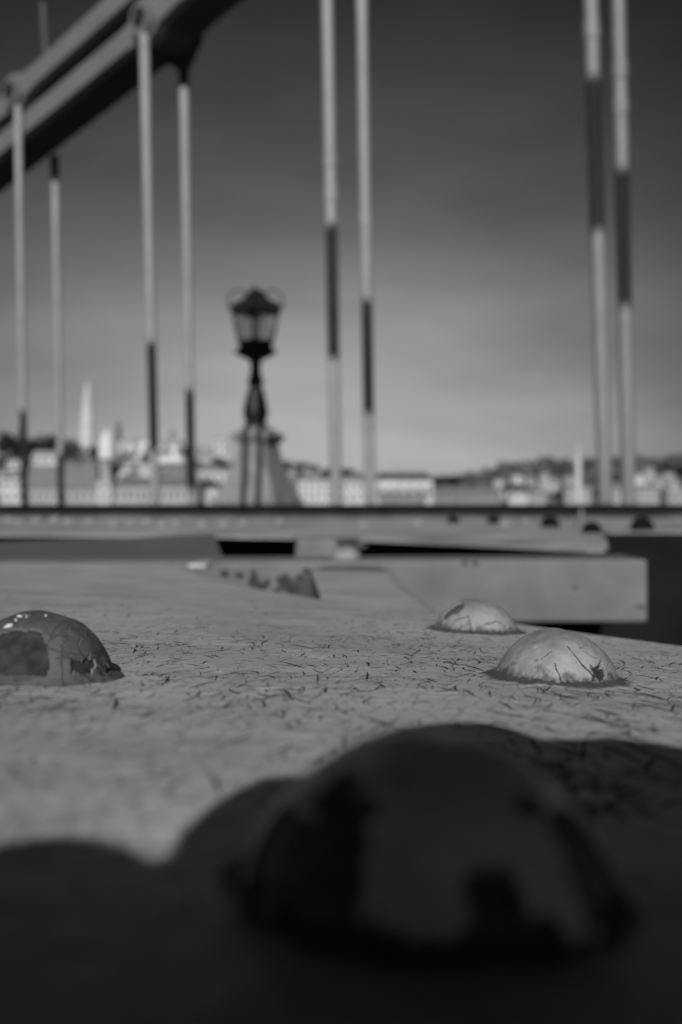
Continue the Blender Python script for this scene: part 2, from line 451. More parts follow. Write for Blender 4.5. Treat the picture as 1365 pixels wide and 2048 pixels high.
while placed < 1700:
    y = 0.135 + 0.545 * crnd.random() ** 1.25; x = crnd.uniform(-0.36, 0.36) * y * 1.15
    if y > interp(x, EDGE) - 0.02 or (y < 0.2 and x < 0 and crnd.random() < 0.65): continue
    if nz(x * 16, y * 9, 4.0) + 0.45 * nz(x * 55, y * 28, 9.0) < crnd.uniform(-0.55, 0.45) - (0.12 if y < 0.4 else -0.15): continue
    if any((x - q_[0]) ** 2 + (y - q_[1]) ** 2 < q_[2] ** 2 for q_ in ((-0.0838, 0.270, 0.021), (0.0665, 0.304, 0.0185), (0.0658, 0.486, 0.0205), (0.0092, 0.105, 0.022))): continue
    L = min(0.016, math.exp(crnd.gauss(math.log(0.0062), 0.42)))
    ang = crnd.gauss(0.24, 0.34) if crnd.random() < 0.78 else crnd.uniform(-1.5, 1.5)
    if x > 0.03 and y < 0.30 and crnd.random() < 0.4: L *= 1.7; ang = crnd.uniform(-1.0, 1.0)
    L *= 0.6 + 0.95 * max(0.0, math.cos(ang)) ** 2
    wd_ = 0.00022 + 0.00034 * crnd.random() ** 1.6 + 0.012 * L
    p_, d_ = slit(x, y, ang, L, wd_, crnd.gauss(0, 0.38), lip=crnd.random() < 0.4)
    if crnd.random() < 0.22:
        m_ = p_[crnd.randint(2, 4)]
        slit(m_[0], m_[1], ang + crnd.choice((-1, 1)) * crnd.uniform(0.6, 1.3), L * 0.55, wd_ * 0.75, crnd.gauss(0, 0.4), lip=False)
    placed += 1
o = obj('paint_cracks', bm, [M_SLIT, M_PLATE]); o.parent = plate; o.matrix_parent_inverse = Matrix.Translation((0, -0.2, 0.05))
# strap running from the plate up on to the cross beam
bm = bmesh.new()
left = [on_plate(644, 1204) + Vector((0, 0, -0.0016)), P(641, 1191, 0.775), P(634, 1170, 0.95), P(626, 1150, 1.12), P(622, 1139, 1.285)]
right = [on_plate(900, 1240) + Vector((0, 0, -0.0016)), P(866, 1217, 0.66), P(828, 1190, 0.82), P(790, 1162, 1.05), P(786, 1141, 1.285)]
rows = []
for a, b in zip(left, right):
    rows.append([a.lerp(b, i / 12) for i in range(13)])
def rowat(t):
    f = t * (len(rows) - 1); i = min(int(f), len(rows) - 2); g = f - i
    return [p.lerp(q, g) for p, q in zip(rows[i], rows[i + 1])]
A, B = [], []
for j in range(25):
    rr = rowat(j / 24)
    A.append([bm.verts.new(p + Vector((0, 0, 0.0006 * nz(p.x * 40, p.y * 20)))) for p in rr])
    B.append([bm.verts.new(p - Vector((0, 0, 0.0022))) for p in rr])
for j in range(24):
    for i in range(12):
        bm.faces.new((A[j][i], A[j][i + 1], A[j + 1][i + 1], A[j + 1][i]))
        bm.faces.new((B[j + 1][i], B[j + 1][i + 1], B[j][i + 1], B[j][i]))
    bm.faces.new((A[j + 1][0], B[j + 1][0], B[j][0], A[j][0])); bm.faces.new((A[j][12], B[j][12], B[j + 1][12], A[j + 1][12]))
for i in range(12):
    bm.faces.new((A[24][i], A[24][i + 1], B[24][i + 1], B[24][i])); bm.faces.new((B[0][i], B[0][i + 1], A[0][i + 1], A[0][i]))
o = obj('strap', bm, M_PLATE, smooth=True); o.parent = plate; o.matrix_parent_inverse = Matrix.Translation((0, -0.2, 0.05))
bm = bmesh.new()
a_, b_, c_, d_ = P(623, 1137, 1.284), P(594, 1191, 1.25), P(624, 1200, 0.80), P(663, 1200, 0.80)
e_ = P(640, 1196, 1.28)
q = [bm.verts.new(p) for p in (a_, b_, c_, d_, e_)]
for f in ((0, 1, 2), (0, 2, 3), (0, 3, 4), (0, 4, 1), (1, 4, 3, 2)): bm.faces.new([q[i] for i in f])
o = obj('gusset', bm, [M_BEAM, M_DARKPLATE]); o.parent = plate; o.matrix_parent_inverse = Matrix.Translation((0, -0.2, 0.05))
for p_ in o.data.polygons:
    if set(p_.vertices) == {0, 2, 3}: p_.material_index = 1  # shade on this gusset face is put into a darker paint

# ------------------------------------------------------------------ rivets with peeling coats
def dome_h(rho, R, H):
    """height of the round head at rho (0 top, 1 rim)"""
    Rs = (R * R + H * H) / (2 * H)
    return math.sqrt(max(0.0, Rs * Rs - (rho * R) ** 2)) - (Rs - H)
def dist_poly(p, pts):
    best = 1e9
    for a, b in zip(pts, pts[1:]):
        ax, ay = a; bx, by = b
        dx, dy = bx - ax, by - ay
        t = max(0.0, min(1.0, ((p[0] - ax) * dx + (p[1] - ay) * dy) / (dx * dx + dy * dy + 1e-12)))
        best = min(best, math.hypot(p[0] - ax - t * dx, p[1] - ay - t * dy))
    return best
def plate_frame(pos):
    nrm = Vector((-PB, -PC, 1)).normalized()
    return Matrix.Translation(pos) @ Vector((0, 0, 1)).rotation_difference(nrm).to_matrix().to_4x4()
def rivet(pos, R, H, label, coat_mat, holes=(), cracks=(), grime=0.16, seed=0, na=260, nr=90, dome_mat=None, mtx=None, coat=0.0006, paintring=False):
    """holes: (azimuth deg from the viewer, rho, half-width deg, half-width rho); cracks: polylines in the same pair, plus width in metres"""
    root = empty('rivet'); root.matrix_world = mtx if mtx is not None else plate_frame(pos)
    tag(root, label, 'rivet', 'riveted heads on the foreground plate')
    def pt(rho, az, off):
        a = math.radians(az - 90)
        r = rho * R
        wob = 1 + 0.018 * nz(math.cos(a) * 1.5 + seed, math.sin(a) * 1.5, rho * 2)
        h = dome_h(rho, R, H) * (1 + 0.05 * nz(math.cos(a) * rho * 2.5, math.sin(a) * rho * 2.5, seed + 5))
        h += 0.018 * R * nz(math.cos(a) * rho * 7, math.sin(a) * rho * 7, seed + 9)
        nn = Vector((math.cos(a) * rho, math.sin(a) * rho, 1.0 - 0.6 * rho)).normalized()
        return Vector((math.cos(a) * r * wob, math.sin(a) * r * wob, max(h, -0.001))) + nn * off
    bm = bmesh.new()                       # the steel head
    rings = [[bm.verts.new(pt((j / 40) ** 0.85, 360 * i / 96, -0.00012 + 0.00022 * nz(i * 0.7, j * 0.6, seed))) for i in range(96)] for j in range(1, 41)]
    ap = bm.verts.new(pt(0, 0, 0))
    for i in range(96): bm.faces.new((ap, rings[0][i], rings[0][(i + 1) % 96]))
    for a, b in zip(rings, rings[1:]):
        for i in range(96): bm.faces.new((a[i], b[i], b[(i + 1) % 96], a[(i + 1) % 96]))
    obj('head', bm, dome_mat or M_RUST, root, smooth=True)
    bm = bmesh.new()                       # the paint coat, missing where it has peeled off
    rh = [((j) / nr) ** 0.8 for j in range(1, nr + 1)]
    V = [[None] * na for _ in range(nr)]
    def gone(rho, az):
        x, y = az, rho
        jx = 5.0 * nz(az * 0.09 + seed, rho * 9, 1.0) + 2.0 * nz(az * 0.31, rho * 26, seed + 2.0)
        jy = 0.05 * nz(az * 0.10 - 4, rho * 8, seed + 8.0) + 0.02 * nz(az * 0.34, rho * 22, 3.0)
        for (ha, hr, wa, wr) in holes:
            dx, dy = (az - ha + jx) / wa, (rho - hr + jy) / wr
            if abs(dx) ** 2.6 + abs(dy) ** 2.6 < 1: return True
        for (pl, wd) in cracks:
            q = [(a * math.pi / 180 * R * 0.85, r * R * 1.15) for a, r in pl]
            d = dist_poly(((az + 0.35 * jx) * math.pi / 180 * R * 0.85, (rho + 0.25 * jy) * R * 1.15), q)
            if d < wd: return True
        return False
    def vert(j, i):
        i %= na
        if V[j][i] is None: V[j][i] = bm.verts.new(pt(rh[j], 360 * i / na, coat))
        return V[j][i]
    apx = bm.verts.new(pt(0, 0, coat))
    for i in range(na): bm.faces.new((apx, vert(0, i), vert(0, i + 1)))
    for j in range(nr - 1):
        for i in range(na):
            az = (360 * (i + 0.5) / na + 180) % 360 - 180
            if gone((rh[j] + rh[j + 1]) / 2, az): continue
            bm.faces.new((vert(j, i), vert(j + 1, i), vert(j + 1, i + 1), vert(j, i + 1)))
    bm.normal_update()
    for f in bm.faces: f.smooth = True
    be = [e for e in bm.edges if len(e.link_faces) == 1]
    ret = bmesh.ops.extrude_edge_only(bm, edges=be)
    newv = [g for g in ret['geom'] if isinstance(g, bmesh.types.BMVert)]
    cen = Vector((0, 0, -R * 0.3))
    for q in newv: q.co -= (q.co - cen).normalized() * (coat * 1.5)
    for g in ret['geom']:
        if isinstance(g, bmesh.types.BMFace): g.material_index = 1; g.smooth = False
    me = bpy.data.meshes.new('paint_coat'); bmesh.ops.recalc_face_normals(bm, faces=bm.faces); bm.to_mesh(me); bm.free()
    me.materials.append(coat_mat); me.materials.append(M_EDGE)
    link('paint_coat', me, root)
    if grime:
        bm = bmesh.new(); G = []; fades = []
        for i in range(160):
            a = 2 * math.pi * i / 160
            g = grime * (1 + 0.9 * nz(math.cos(a) * 2 + seed, math.sin(a) * 2, 2) + 0.4 * nz(math.cos(a) * 9, math.sin(a) * 9, seed))
            g = max(0.07, g)
            row = []
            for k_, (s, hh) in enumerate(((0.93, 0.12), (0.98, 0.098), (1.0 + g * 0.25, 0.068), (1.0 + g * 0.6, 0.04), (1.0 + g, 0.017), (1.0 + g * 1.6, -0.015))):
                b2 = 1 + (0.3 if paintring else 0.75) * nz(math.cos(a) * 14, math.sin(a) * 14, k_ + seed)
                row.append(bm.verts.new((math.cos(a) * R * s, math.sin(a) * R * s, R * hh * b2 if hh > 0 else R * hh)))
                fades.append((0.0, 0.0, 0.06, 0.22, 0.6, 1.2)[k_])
            G.append(row)
        for i in range(160):
            p_, q_ = G[i], G[(i + 1) % 160]
            for k_ in range(5): bm.faces.new((p_[k_], p_[k_ + 1], q_[k_ + 1], q_[k_]))
        cl = obj('grime_collar', bm, coat_mat if paintring else M_COLLAR, root, smooth=True)
        at = cl.data.attributes.new('fade', 'FLOAT', 'POINT')
        for i, f_ in enumerate(fades): at.data[i].value = f_
    return root
def base_r(px, py, wpx):
    p = on_plate(px, py); return p, wpx / 2 / F * p.y
p, r = base_r(856, 1788, 728)
rivet(p, r, r * 0.84, 'very large blurred dark rivet in shade at the bottom, paint flaked off low down', M_FRONT,
      holes=[(-66, 0.88, 15, 0.12), (-40, 0.84, 16, 0.22), (-52, 0.64, 12, 0.10), (13, 0.92, 8, 0.10), (56, 0.84, 17, 0.15), (40, 0.66, 8, 0.05), (72, 0.95, 10, 0.05), (-20, 0.985, 30, 0.03), (35, 0.99, 40, 0.025)],
      grime=0.12, seed=3, coat=0.0008, dome_mat=M_SCALE)
p, r = base_r(75, 1349, 292)
rivet(p, r, r * 0.84, 'dark grey rivet at the left edge with a big bare patch and white paint flecks', M_GREY,
      holes=[(-8, 0.86, 33, 0.25), (55, 0.955, 11, 0.05), (8, 0.72, 12, 0.12), (-24, 0.30, 14, 0.05), (88, 0.985, 8, 0.03)],
      cracks=[([(20, 0.62), (34, 0.60)], 0.00012), ([(42, 0.72), (50, 0.66)], 0.00012), ([(55, 0.80), (62, 0.72)], 0.00012), ([(66, 0.86), (58, 0.92)], 0.00012),
              ([(36, 0.8), (44, 0.76)], 0.00012), ([(20, 0.42), (26, 0.52)], 0.00012), ([(70, 0.6), (88, 0.62)], 0.0001), ([(60, 0.55), (50, 0.62)], 0.0001),
              ([(-40, 0.70), (-30, 0.62)], 0.00015)], grime=0.12, seed=7, na=420, nr=130, paintring=True, coat=0.00045)
LEFT_P, LEFT_R = p, r
p, r = base_r(1112, 1358, 238)
rivet(p, r, r * 0.80, 'pale grey rivet at the right, cracked paint, torn blister low on its front', M_PALE,
      holes=[(33, 0.925, 10, 0.04)],
      cracks=[([(2, 0.62), (10, 0.78), (19, 0.90), (26, 0.985)], 0.00022), ([(22, 0.97), (33, 0.885), (46, 0.80)], 0.00026), ([(20, 0.66), (30, 0.62), (42, 0.58)], 0.00010),
              ([(22, 0.70), (30, 0.76), (36, 0.80)], 0.0001), ([(20, 0.66), (24, 0.58), (18, 0.5)], 0.0001), ([(-14, 0.86), (-11, 0.93), (-7, 0.975)], 0.00010),
              ([(-28, 0.84), (-18, 0.72)], 0.00008), ([(12, 0.45), (20, 0.52)], 0.00008), ([(58, 0.72), (52, 0.80)], 0.0001), ([(46, 0.90), (60, 0.86), (66, 0.95)], 0.00014),
              ([(-62, 0.92), (-50, 0.78)], 0.00006)],
      grime=0.27, seed=11, na=520, nr=170)
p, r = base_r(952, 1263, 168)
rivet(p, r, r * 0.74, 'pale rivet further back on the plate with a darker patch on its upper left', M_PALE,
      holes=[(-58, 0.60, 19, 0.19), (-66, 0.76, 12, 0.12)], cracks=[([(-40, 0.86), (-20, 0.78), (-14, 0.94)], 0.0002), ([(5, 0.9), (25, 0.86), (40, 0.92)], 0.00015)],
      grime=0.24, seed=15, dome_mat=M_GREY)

# flecks of white paint on the left rivet
M_FLECK = mat('white paint fleck', 0.72, 0.6, 0.1, 200)
bm = bmesh.new()
fl = plate_frame(LEFT_P)
def on_dome(az, rho, off=0.0007):
    a = math.radians(az - 90)
    return Vector((math.cos(a) * rho * LEFT_R, math.sin(a) * rho * LEFT_R, dome_h(rho, LEFT_R, LEFT_R * 0.84) + off))
def fleck(bm, az, rho, wa, wr, seed):
    rows_ = []
    for k_, s in enumerate((0.0, 1.0)):
        rows_.append([bm.verts.new(on_dome(az + wa * s * math.cos(t) * (1 + 0.5 * nz(math.cos(t) * 2, math.sin(t) * 2, seed)), rho + wr * s * math.sin(t) * (1 + 0.5 * nz(math.cos(t) * 2 + 5, math.sin(t) * 2, seed)), 0.0011 if k_ == 0 else 0.0005)) for t in (2 * math.pi * i / 16 for i in range(16))])
    c = bm.verts.new(on_dome(az, rho, 0.0011))
    for i in range(16): bm.faces.new((c, rows_[1][i], rows_[1][(i + 1) % 16]))
    for q in rows_[0]: bm.verts.remove(q)
fleck(bm, -27, 0.57, 7, 0.045, 1); fleck(bm, -33, 0.36, 12, 0.012, 2); fleck(bm, -12, 0.37, 3, 0.03, 3); fleck(bm, -26, 0.46, 3, 0.02, 4)
fleck(bm, 30, 0.30, 3, 0.012, 5)
fk = obj('white_fleck', bm, M_FLECK)
left_root = [o for o in COL.objects if o.type == 'EMPTY' and o.get('label', '').startswith('dark grey rivet at the left')][0]
fk.parent = left_root

# ------------------------------------------------------------------ the cross beam and the girder behind it
def poly_face(pts, thick_vec, m, name, parent=None, bev=0.0):
    bm = bmesh.new(); prism(bm, pts, thick_vec)
    if bev: bevel(bm, bev)
    return obj(name, bm, m, parent)
bm = bmesh.new()
zt0, zt1, zb = -0.0790, -0.0745, -0.1570
X0, X1 = -0.50, 0.401
hexa(bm, [(X0, 1.30, zb), (X1, 1.30, zb), (X1, 1.42, zb), (X0, 1.42, zb), (X0, 1.30, zt0), (X1, 1.30, zt1), (X1, 1.42, zt1), (X0, 1.42, zt0)])
bevel(bm, 0.004, 3)
beam = empty('cross_beam', (0, 1.36, zb)); tag(beam, 'light grey box beam lying across behind the plate, its front face sunlit', 'steel beam')
def keep(o, par):
    o.parent = par; o.matrix_parent_inverse = par.matrix_basis.inverted(); return o
keep(obj('box_section', bm, M_BEAM), beam)
def scab(px, py, Y, wpx, hpx, seed, bm):
    c = P(px, py, Y); n_ = 18
    ring = [bm.verts.new((c.x + wpx / F * Y * math.cos(t) * (1 + 0.6 * nz(math.cos(t) * 1.6, math.sin(t) * 1.6, seed)), Y - 0.0008,
                          c.z + hpx / F * Y * math.sin(t) * (1 + 0.6 * nz(math.cos(t) * 1.6 + 3, math.sin(t) * 1.6, seed)))) for t in (2 * math.pi * i / n_ for i in range(n_))]
    cc = bm.verts.new((c.x, Y - 0.0016, c.z))
    for i in range(n_): bm.faces.new((cc, ring[i], ring[(i + 1) % n_]))
bm = bmesh.new()
random.seed(4)
for (px, py, w_, h_) in ((424, 1163, 7, 6), (450, 1148, 12, 9), (462, 1172, 9, 8), (478, 1150, 12, 7), (507, 1158, 12, 20), (520, 1172, 13, 14), (536, 1165, 6, 12),
                         (560, 1160, 8, 10), (572, 1165, 16, 20), (588, 1176, 20, 14), (600, 1158, 12, 10), (556, 1180, 12, 6), (612, 1142, 7, 9), (604, 1180, 8, 8), (493, 1177, 10, 5)):
    scab(px, py, 1.30, w_ * 0.85, h_ * 0.85, px * 0.13, bm)
keep(obj('rust_scab', bm, mat('rust scab', 0.05, 0.9, 0.5, 150, 0.5, 400)), beam)
bm = bmesh.new()
scab(930, 1126, 1.30, 6, 5, 2.0, bm); scab(950, 1126, 1.30, 6, 5, 4.0, bm); scab(1282, 1213, 1.30, 9, 5, 7.0, bm); scab(1150, 1175, 1.3, 5, 4, 1.0, bm)
for o_ in [obj('scuff_mark', bm, mat('scuff mark', 0.09, 0.8, 0.3, 100))]: keep(o_, beam)
# dark seam between the strap and the beam top
bm = bmesh.new()
pts = [(638, 1134), (700, 1132), (760, 1134), (778, 1142), (788, 1152), (780, 1152), (765, 1142), (700, 1141), (640, 1141)]
prism(bm, [P(x, y, 1.294) for x, y in pts], (0, 0.012, 0))
keep(obj('seam', bm, M_GRIME), beam)
bm = bmesh.new()
zs = plate_z(-0.18, 1.2); box(bm, (P(382, 0, 1.2).x, 1.18, zs - 0.0005), (P(417, 0, 1.2).x, 1.25, zs + 0.004)); bevel(bm, 0.0012)
o = obj('paper_scrap', bm, mat('white scrap', 0.55, 0.8, 0.4, 60)); tag(o, 'small white scrap stuck on the edge where plate meets beam', 'scrap')
rivet(P(693, 1128, 1.37), 0.021, 0.019, 'small pale blurred rivet standing on the cross beam behind the strap', M_PALE, grime=0.1, seed=21, na=80, nr=30,
      mtx=Matrix.Translation((P(693, 1126, 1.352).x, 1.352, -0.0785)))

# stiffener plate on the left, block in the middle
stiff = [P(-60, 1086, 1.6), P(428, 1068, 1.6), P(447, 1116, 1.6), P(-60, 1118, 1.6)]
o = poly_face(stiff, (0, 0.006, 0), M_DARKPLATE, 'stiffener_plate', bev=0.002); tag(o, 'dark grey upright plate with a slanted end behind the left of the beam', 'steel plate')
a1, a2 = P(590, 1118, 1.55), P(688, 1118, 1.55)
bm = bmesh.new()
ztop = P(0, 1078, 1.55).z
zl = a1.z
hexa(bm, [(a1.x, 1.55, zl), (a2.x, 1.55, zl), (a2.x + 0.06, 2.05, zl), (a1.x - 0.02, 2.05, zl), (P(594, 0, 1.55).x, 1.55, ztop), (P(672, 0, 1.55).x, 1.55, ztop), (0.04, 2.05, -0.0722), (-0.10, 2.05, -0.0722)])
bevel(bm, 0.004)
o = obj('bearing_block', bm, M_BEAM); tag(o, 'light grey steel block beside the black gap behind the beam', 'steel block')

# girder: sunlit top flange, black plate painted for shade, web in shade, dark cap bar
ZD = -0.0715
gird = empty('far_girder', (0.4, 2.5, ZD)); tag(gird, 'long riveted steel girder crossing the picture with a dark cap bar along its back', 'girder')
fl_pts = [(-3.2, 2.75, ZD), (-0.775, 2.26, ZD), (-0.36, 2.19, ZD), (0.0, 2.03, ZD), (0.20, 1.77, ZD), (0.375, 1.51, ZD), (0.402, 1.515, ZD), (0.425, 1.58, ZD), (0.52, 1.95, ZD), (0.60, 2.30, ZD), (0.66, 2.45, ZD), (2.0, 2.5, ZD), (2.4, 4.4, ZD), (-3.2, 4.4, ZD)]
keep(poly_face(fl_pts, (0, 0, -0.005), M_BEAM_TOP, 'top_flange', bev=0.0015), gird)
bm = bmesh.new()
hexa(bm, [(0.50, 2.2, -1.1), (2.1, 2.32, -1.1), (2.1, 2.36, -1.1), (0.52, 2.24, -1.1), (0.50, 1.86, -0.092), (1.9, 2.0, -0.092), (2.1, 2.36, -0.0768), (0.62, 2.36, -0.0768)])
keep(obj('shade_plate', bm, mat('shade-black plate paint', 0.018, 0.8, 0.3, 8, spec=0.1)), gird)  # black plate added where the girder's right end lies in shade
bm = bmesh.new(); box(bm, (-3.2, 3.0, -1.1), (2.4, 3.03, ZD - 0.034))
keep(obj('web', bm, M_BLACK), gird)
bm = bmesh.new(); box(bm, (-3.4, 4.4, -0.16), (3.4, 4.43, -0.048)); 
keep(obj('upstand', bm, M_BEAM_TOP), gird)
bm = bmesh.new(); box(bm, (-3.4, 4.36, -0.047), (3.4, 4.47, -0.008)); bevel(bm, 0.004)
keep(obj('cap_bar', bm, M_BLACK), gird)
def small_rivet(px, py, wpx, m, nm='rivet_head', tall=0.85):
    Y = -ZD * F / (py - HY); c = P(px, py, Y); r_ = wpx / 2 / F * Y
    bm = bmesh.new()
    lathe(bm, [(r_ * math.cos(t), r_ * tall * math.sin(t)) for t in (math.radians(a) for a in (-4, 10, 25, 40, 55, 70, 82))], 20)
    return keep(obj(nm, bm, m, loc=(c.x, c.y, ZD), smooth=True), gird)
M_RIV_L = mat('pale girder rivet paint', 0.27, 0.6, 0.2, 60)
M_RIV_SHADE = mat('shade-dark girder rivet paint', 0.009, 0.85, 0.2, 60, spec=0.1)  # rivets standing in shade, their darkness put into the colour
for px, py, w_ in ((18, 1044, 28), (38, 1046, 26), (75, 1044, 26), (110, 1043, 28), (138, 1047, 30), (180, 1046, 28), (228, 1052, 28), (262, 1047, 22), (295, 1046, 28), (325, 1054, 28), (352, 1050, 26),
                   (405, 1052, 30), (448, 1052, 30), (488, 1049, 26), (560, 1046, 26), (728, 1052, 28), (835, 1050, 28), (1010, 1052, 30), (1052, 1047, 24)):
    small_rivet(px, py, w_, M_RIV_L)
for px, py, w_ in ((907, 1046, 27), (988, 1047, 28), (1101, 1054, 40), (1184, 1066, 42), (1285, 1060, 48)):
    small_rivet(px, py, w_, M_RIV_SHADE, tall=1.15)
bm = bmesh.new()
c = P(1186, 1062, 2.5)
lathe(bm, [(0.016, 0.0), (0.015, 0.02), (0.009, 0.026), (0.006, 0.048), (0.002, 0.056)], 12)
o = obj('bolt', bm, M_BEAM, loc=(c.x, 2.62, ZD + 0.0)); tag(o, 'thin pale upright bolt beside the dark rivets at the right of the girder', 'bolt')

# ------------------------------------------------------------------ the camera that shades the foreground
sil = [(-160, 1720), (-60, 1702), (0, 1690), (60, 1678), (130, 1672), (200, 1680), (262, 1696), (300, 1720), (322, 1722), (348, 1702), (366, 1664), (420, 1616), (470, 1586), (530, 1556), (620, 1553),
       (700, 1500), (800, 1456), (900, 1444), (985, 1449), (1040, 1463), (1085, 1478), (1180, 1477), (1215, 1473), (1300, 1485), (1370, 1496), (1500, 1515), (1600, 1600)]
y0 = -0.045
pts = []
for px, py in sil:
    q = on_plate(px, py)
    t_ = (q.y - y0) / SUN.y
    pts.append((q.x - SUN.x * t_, y0, q.z - SUN.z * t_))
pts = pts + [(pts[-1][0], y0, -0.036), (pts[0][0], y0, -0.034)]
camera = empty('photo_camera', (0, y0, -0.034)); tag(camera, 'black camera resting on the plate behind the nearest rivet, outside the frame', 'camera')
bm = bmesh.new(); prism(bm, pts, (0, -0.03, 0))
keep(obj('body', bm, M_CAMERA), camera)
bm = bmesh.new()
lathe(bm, [(0.027, 0.0), (0.027, 0.022), (0.024, 0.024), (0.024, 0.034), (0.016, 0.034), (0.014, 0.028)], 40, mtx=Matrix.Translation((0, y0 + 0.001, 0)) @ Matrix.Rotation(math.radians(-90), 4, 'X'))
keep(obj('lens', bm, M_CAMERA, smooth=False), camera)

# ------------------------------------------------------------------ suspension chain and hangers
LEAN = -0.0183
FR = [(50, 8.62), (311, 7.42), (673, 6.22), (1211, 5.02)]
BK = [(123, 9.06), (384, 7.88), (741, 6.68), (1258, 5.48)]
base0 = Vector(((50 - CX) / F * 8.7, 8.7, 0))
STEP = Vector((1.373, -1.2, 0))
UD = STEP.normalized()
ND = Vector((0.658, 0.753, 0)).normalized()
def zc(s): return 3.585 + 0.36 * s + 0.0125 * s * s
ROD_TOPS = {}
def hanger(base, zbot, ztop, label, group, couplers=(), r=0.0375, dark_top=0.0, m=None, lean=LEAN):
    root = empty('hanger_rod', (base.x, base.y, zbot)); tag(root, label, 'hanger rod', group)
    sh = lambda z: Vector((base.x + lean * z, base.y, z))
    bm = bmesh.new(); tube(bm, [sh(lerp(zbot, ztop, i / 6)) for i in range(7)], r, 20)
    keep(obj('rod', bm, m or M_ROD, smooth=True), root)
    for zz in couplers:
        bm = bmesh.new(); tube(bm, [sh(zz - 0.05), sh(zz - 0.045), sh(zz + 0.045), sh(zz + 0.05)], [r * 1.02, r * 1.13, r * 1.13, r * 1.02], 20)
        keep(obj('coupler', bm, m or M_ROD), root)
    if dark_top:
        bm = bmesh.new(); tube(bm, [sh(ztop - dark_top), sh(ztop - dark_top + 0.02), sh(ztop)], [r * 1.05, r * 1.15, r * 1.3], 16)
        keep(obj('socket', bm, M_PIN), root)
    return root
ordn = ['leftmost', 'second', 'third', 'rightmost']
for k_, (px, Y) in enumerate(FR):
    b = Vector(((px - CX) / F * Y, Y, 0))
    zt = zc(k_) - (0.0 if k_ % 2 == 0 else 0.32) - 0.15
    cp = {2: [(HY - 322) / F * Y, (HY - 388) / F * Y], 3: [(HY - 62) / F * Y], 0: [], 1: []}[k_]
    hanger(b, -1.1, zt, ['front hanger rod of the pair at the left edge, pinned to the upper chain', 'front hanger rod pinned to the lower chain, left of the lamp',
                         'front hanger rod of the middle pair, right of the lamp', 'left rod of the thick pair at the right edge'][k_], 'hanger rods of the opposite chain', cp, r=(0.031, 0.035, 0.0375, 0.0375)[k_], lean=(-.0175, -.024, -.018, -.029)[k_], m=M_ROD_VIGNETTE if k_ == 3 else M_ROD)
for k_, (px, Y) in enumerate(BK):
    b = Vector(((px - CX) / F * Y, Y, 0))
    zt = zc(k_) - 0.32 - 0.11
    cp = {2: [(HY - 440) / F * Y], 3: [(HY - 142) / F * Y, (HY - 215) / F * Y], 0: [], 1: []}[k_]
    hanger(b, -1.1, zt, ['back hanger rod of the left edge pair, hanging from the dark chain underside', 'back hanger rod with a dark top under the chain bracket, just left of the lamp',
                         'back hanger rod of the middle pair, its dark shadow band lower than its partner', 'right rod of the thick pair at the right edge'][k_], 'hanger rods of the opposite chain', cp, r=(0.031, 0.035, 0.0375, 0.0385)[k_], lean=(-.0195, -.019, -.0172, -.021)[k_], m=M_ROD_VIGNETTE if k_ == 3 else M_ROD,
           dark_top=(0.24 if k_ == 0 else 0.22 if k_ == 1 else 0.0))
def chain_pt(s, p, z, base=base0):
    q = base + STEP * s + ND * p
    return Vector((q.x + LEAN * z, q.y, z))
def eye_bar(s0, z0, s1, z1, p, base, th=0.08, hh=0.088, er=0.165):
    a, b = chain_pt(s0, p, z0, base), chain_pt(s1, p, z1, base)
    d = (b - a); L = d.length; d.normalize()
    up = (Vector((0, 0, 1)) - d * d.z).normalized(); nn = d.cross(up).normalized()
    out_ = []
    prof = [(er * 1.9, hh), (er * 1.2, hh * 1.12)]
    def end(sgn, origin):
        r_ = []
        for k_ in range(0, 15):
            t = math.radians(40 + 280 * k_ / 14)
            r_.append(origin + d * (sgn * er * math.cos(t)) + up * (sgn * er * math.sin(t)))
        return r_
    # outline: around eye a (opening towards +d), then along the lower side to eye b and back
    oa = end(1, a); ob = end(-1, b)
    ol = [a + d * er * 2.0 + up * hh] + oa + [a + d * er * 2.0 - up * hh, b - d * er * 2.0 - up * hh] + ob + [b - d * er * 2.0 + up * hh]
    bm = bmesh.new(); prism(bm, [q - nn * th / 2 for q in ol], nn * th)
    return bm
def chain_link(s0, s1, upper, base, label, group, phase, drop=0.0):
    dz = (0.0 if upper else -0.32 - drop * 0.6) - drop
    z0, z1 = [zc(q_) + dz - (0.07 if drop and q_ < 3.5 else 0.0) for q_ in (s0, s1)]
    root = empty('chain_link', chain_pt(s0, 0.17, z0, base)); tag(root, label, 'chain link', group)
    for p in ((0.015, 0.115, 0.215, 0.315) if phase else (0.045, 0.145, 0.245, 0.345)):
        keep(obj('eye_bar', eye_bar(s0, z0, s1, z1, p, base), M_CHAIN if p < 0.1 else M_BAR_SHADE), root)
    bm = bmesh.new()
    a, b = chain_pt(s1, -0.095, z1, base), chain_pt(s1, 0.46, z1, base)
    tube(bm, [a, b], 0.066, 16)
    keep(obj('pin', bm, M_PIN), root)
    bm = bmesh.new(); tube(bm, [chain_pt(s1, -0.07, z1, base), chain_pt(s1, -0.01, z1, base)], 0.13, 24)
    keep(obj('boss', bm, M_CHAIN), root)
    return root
G_FAR = 'links of the opposite chain'
chain_link(-2, 0, True, base0, 'upper chain link running off the left edge, below the left pin', G_FAR, 0)
chain_link(0, 2, True, base0, 'upper chain link rising from the left pin to the top edge', G_FAR, 1)
chain_link(2, 4, True, base0, 'upper chain link above the top edge of the picture', G_FAR, 0)
chain_link(-1, 1, False, base0, 'lower chain link ending at the pin left of the lamp, its underside black', G_FAR, 0)
chain_link(-3, -1, False, base0, 'lower chain link beyond the left edge', G_FAR, 1)
chain_link(1, 3, False, base0, 'short visible piece of lower chain link right of its pin at the top edge', G_FAR, 1)
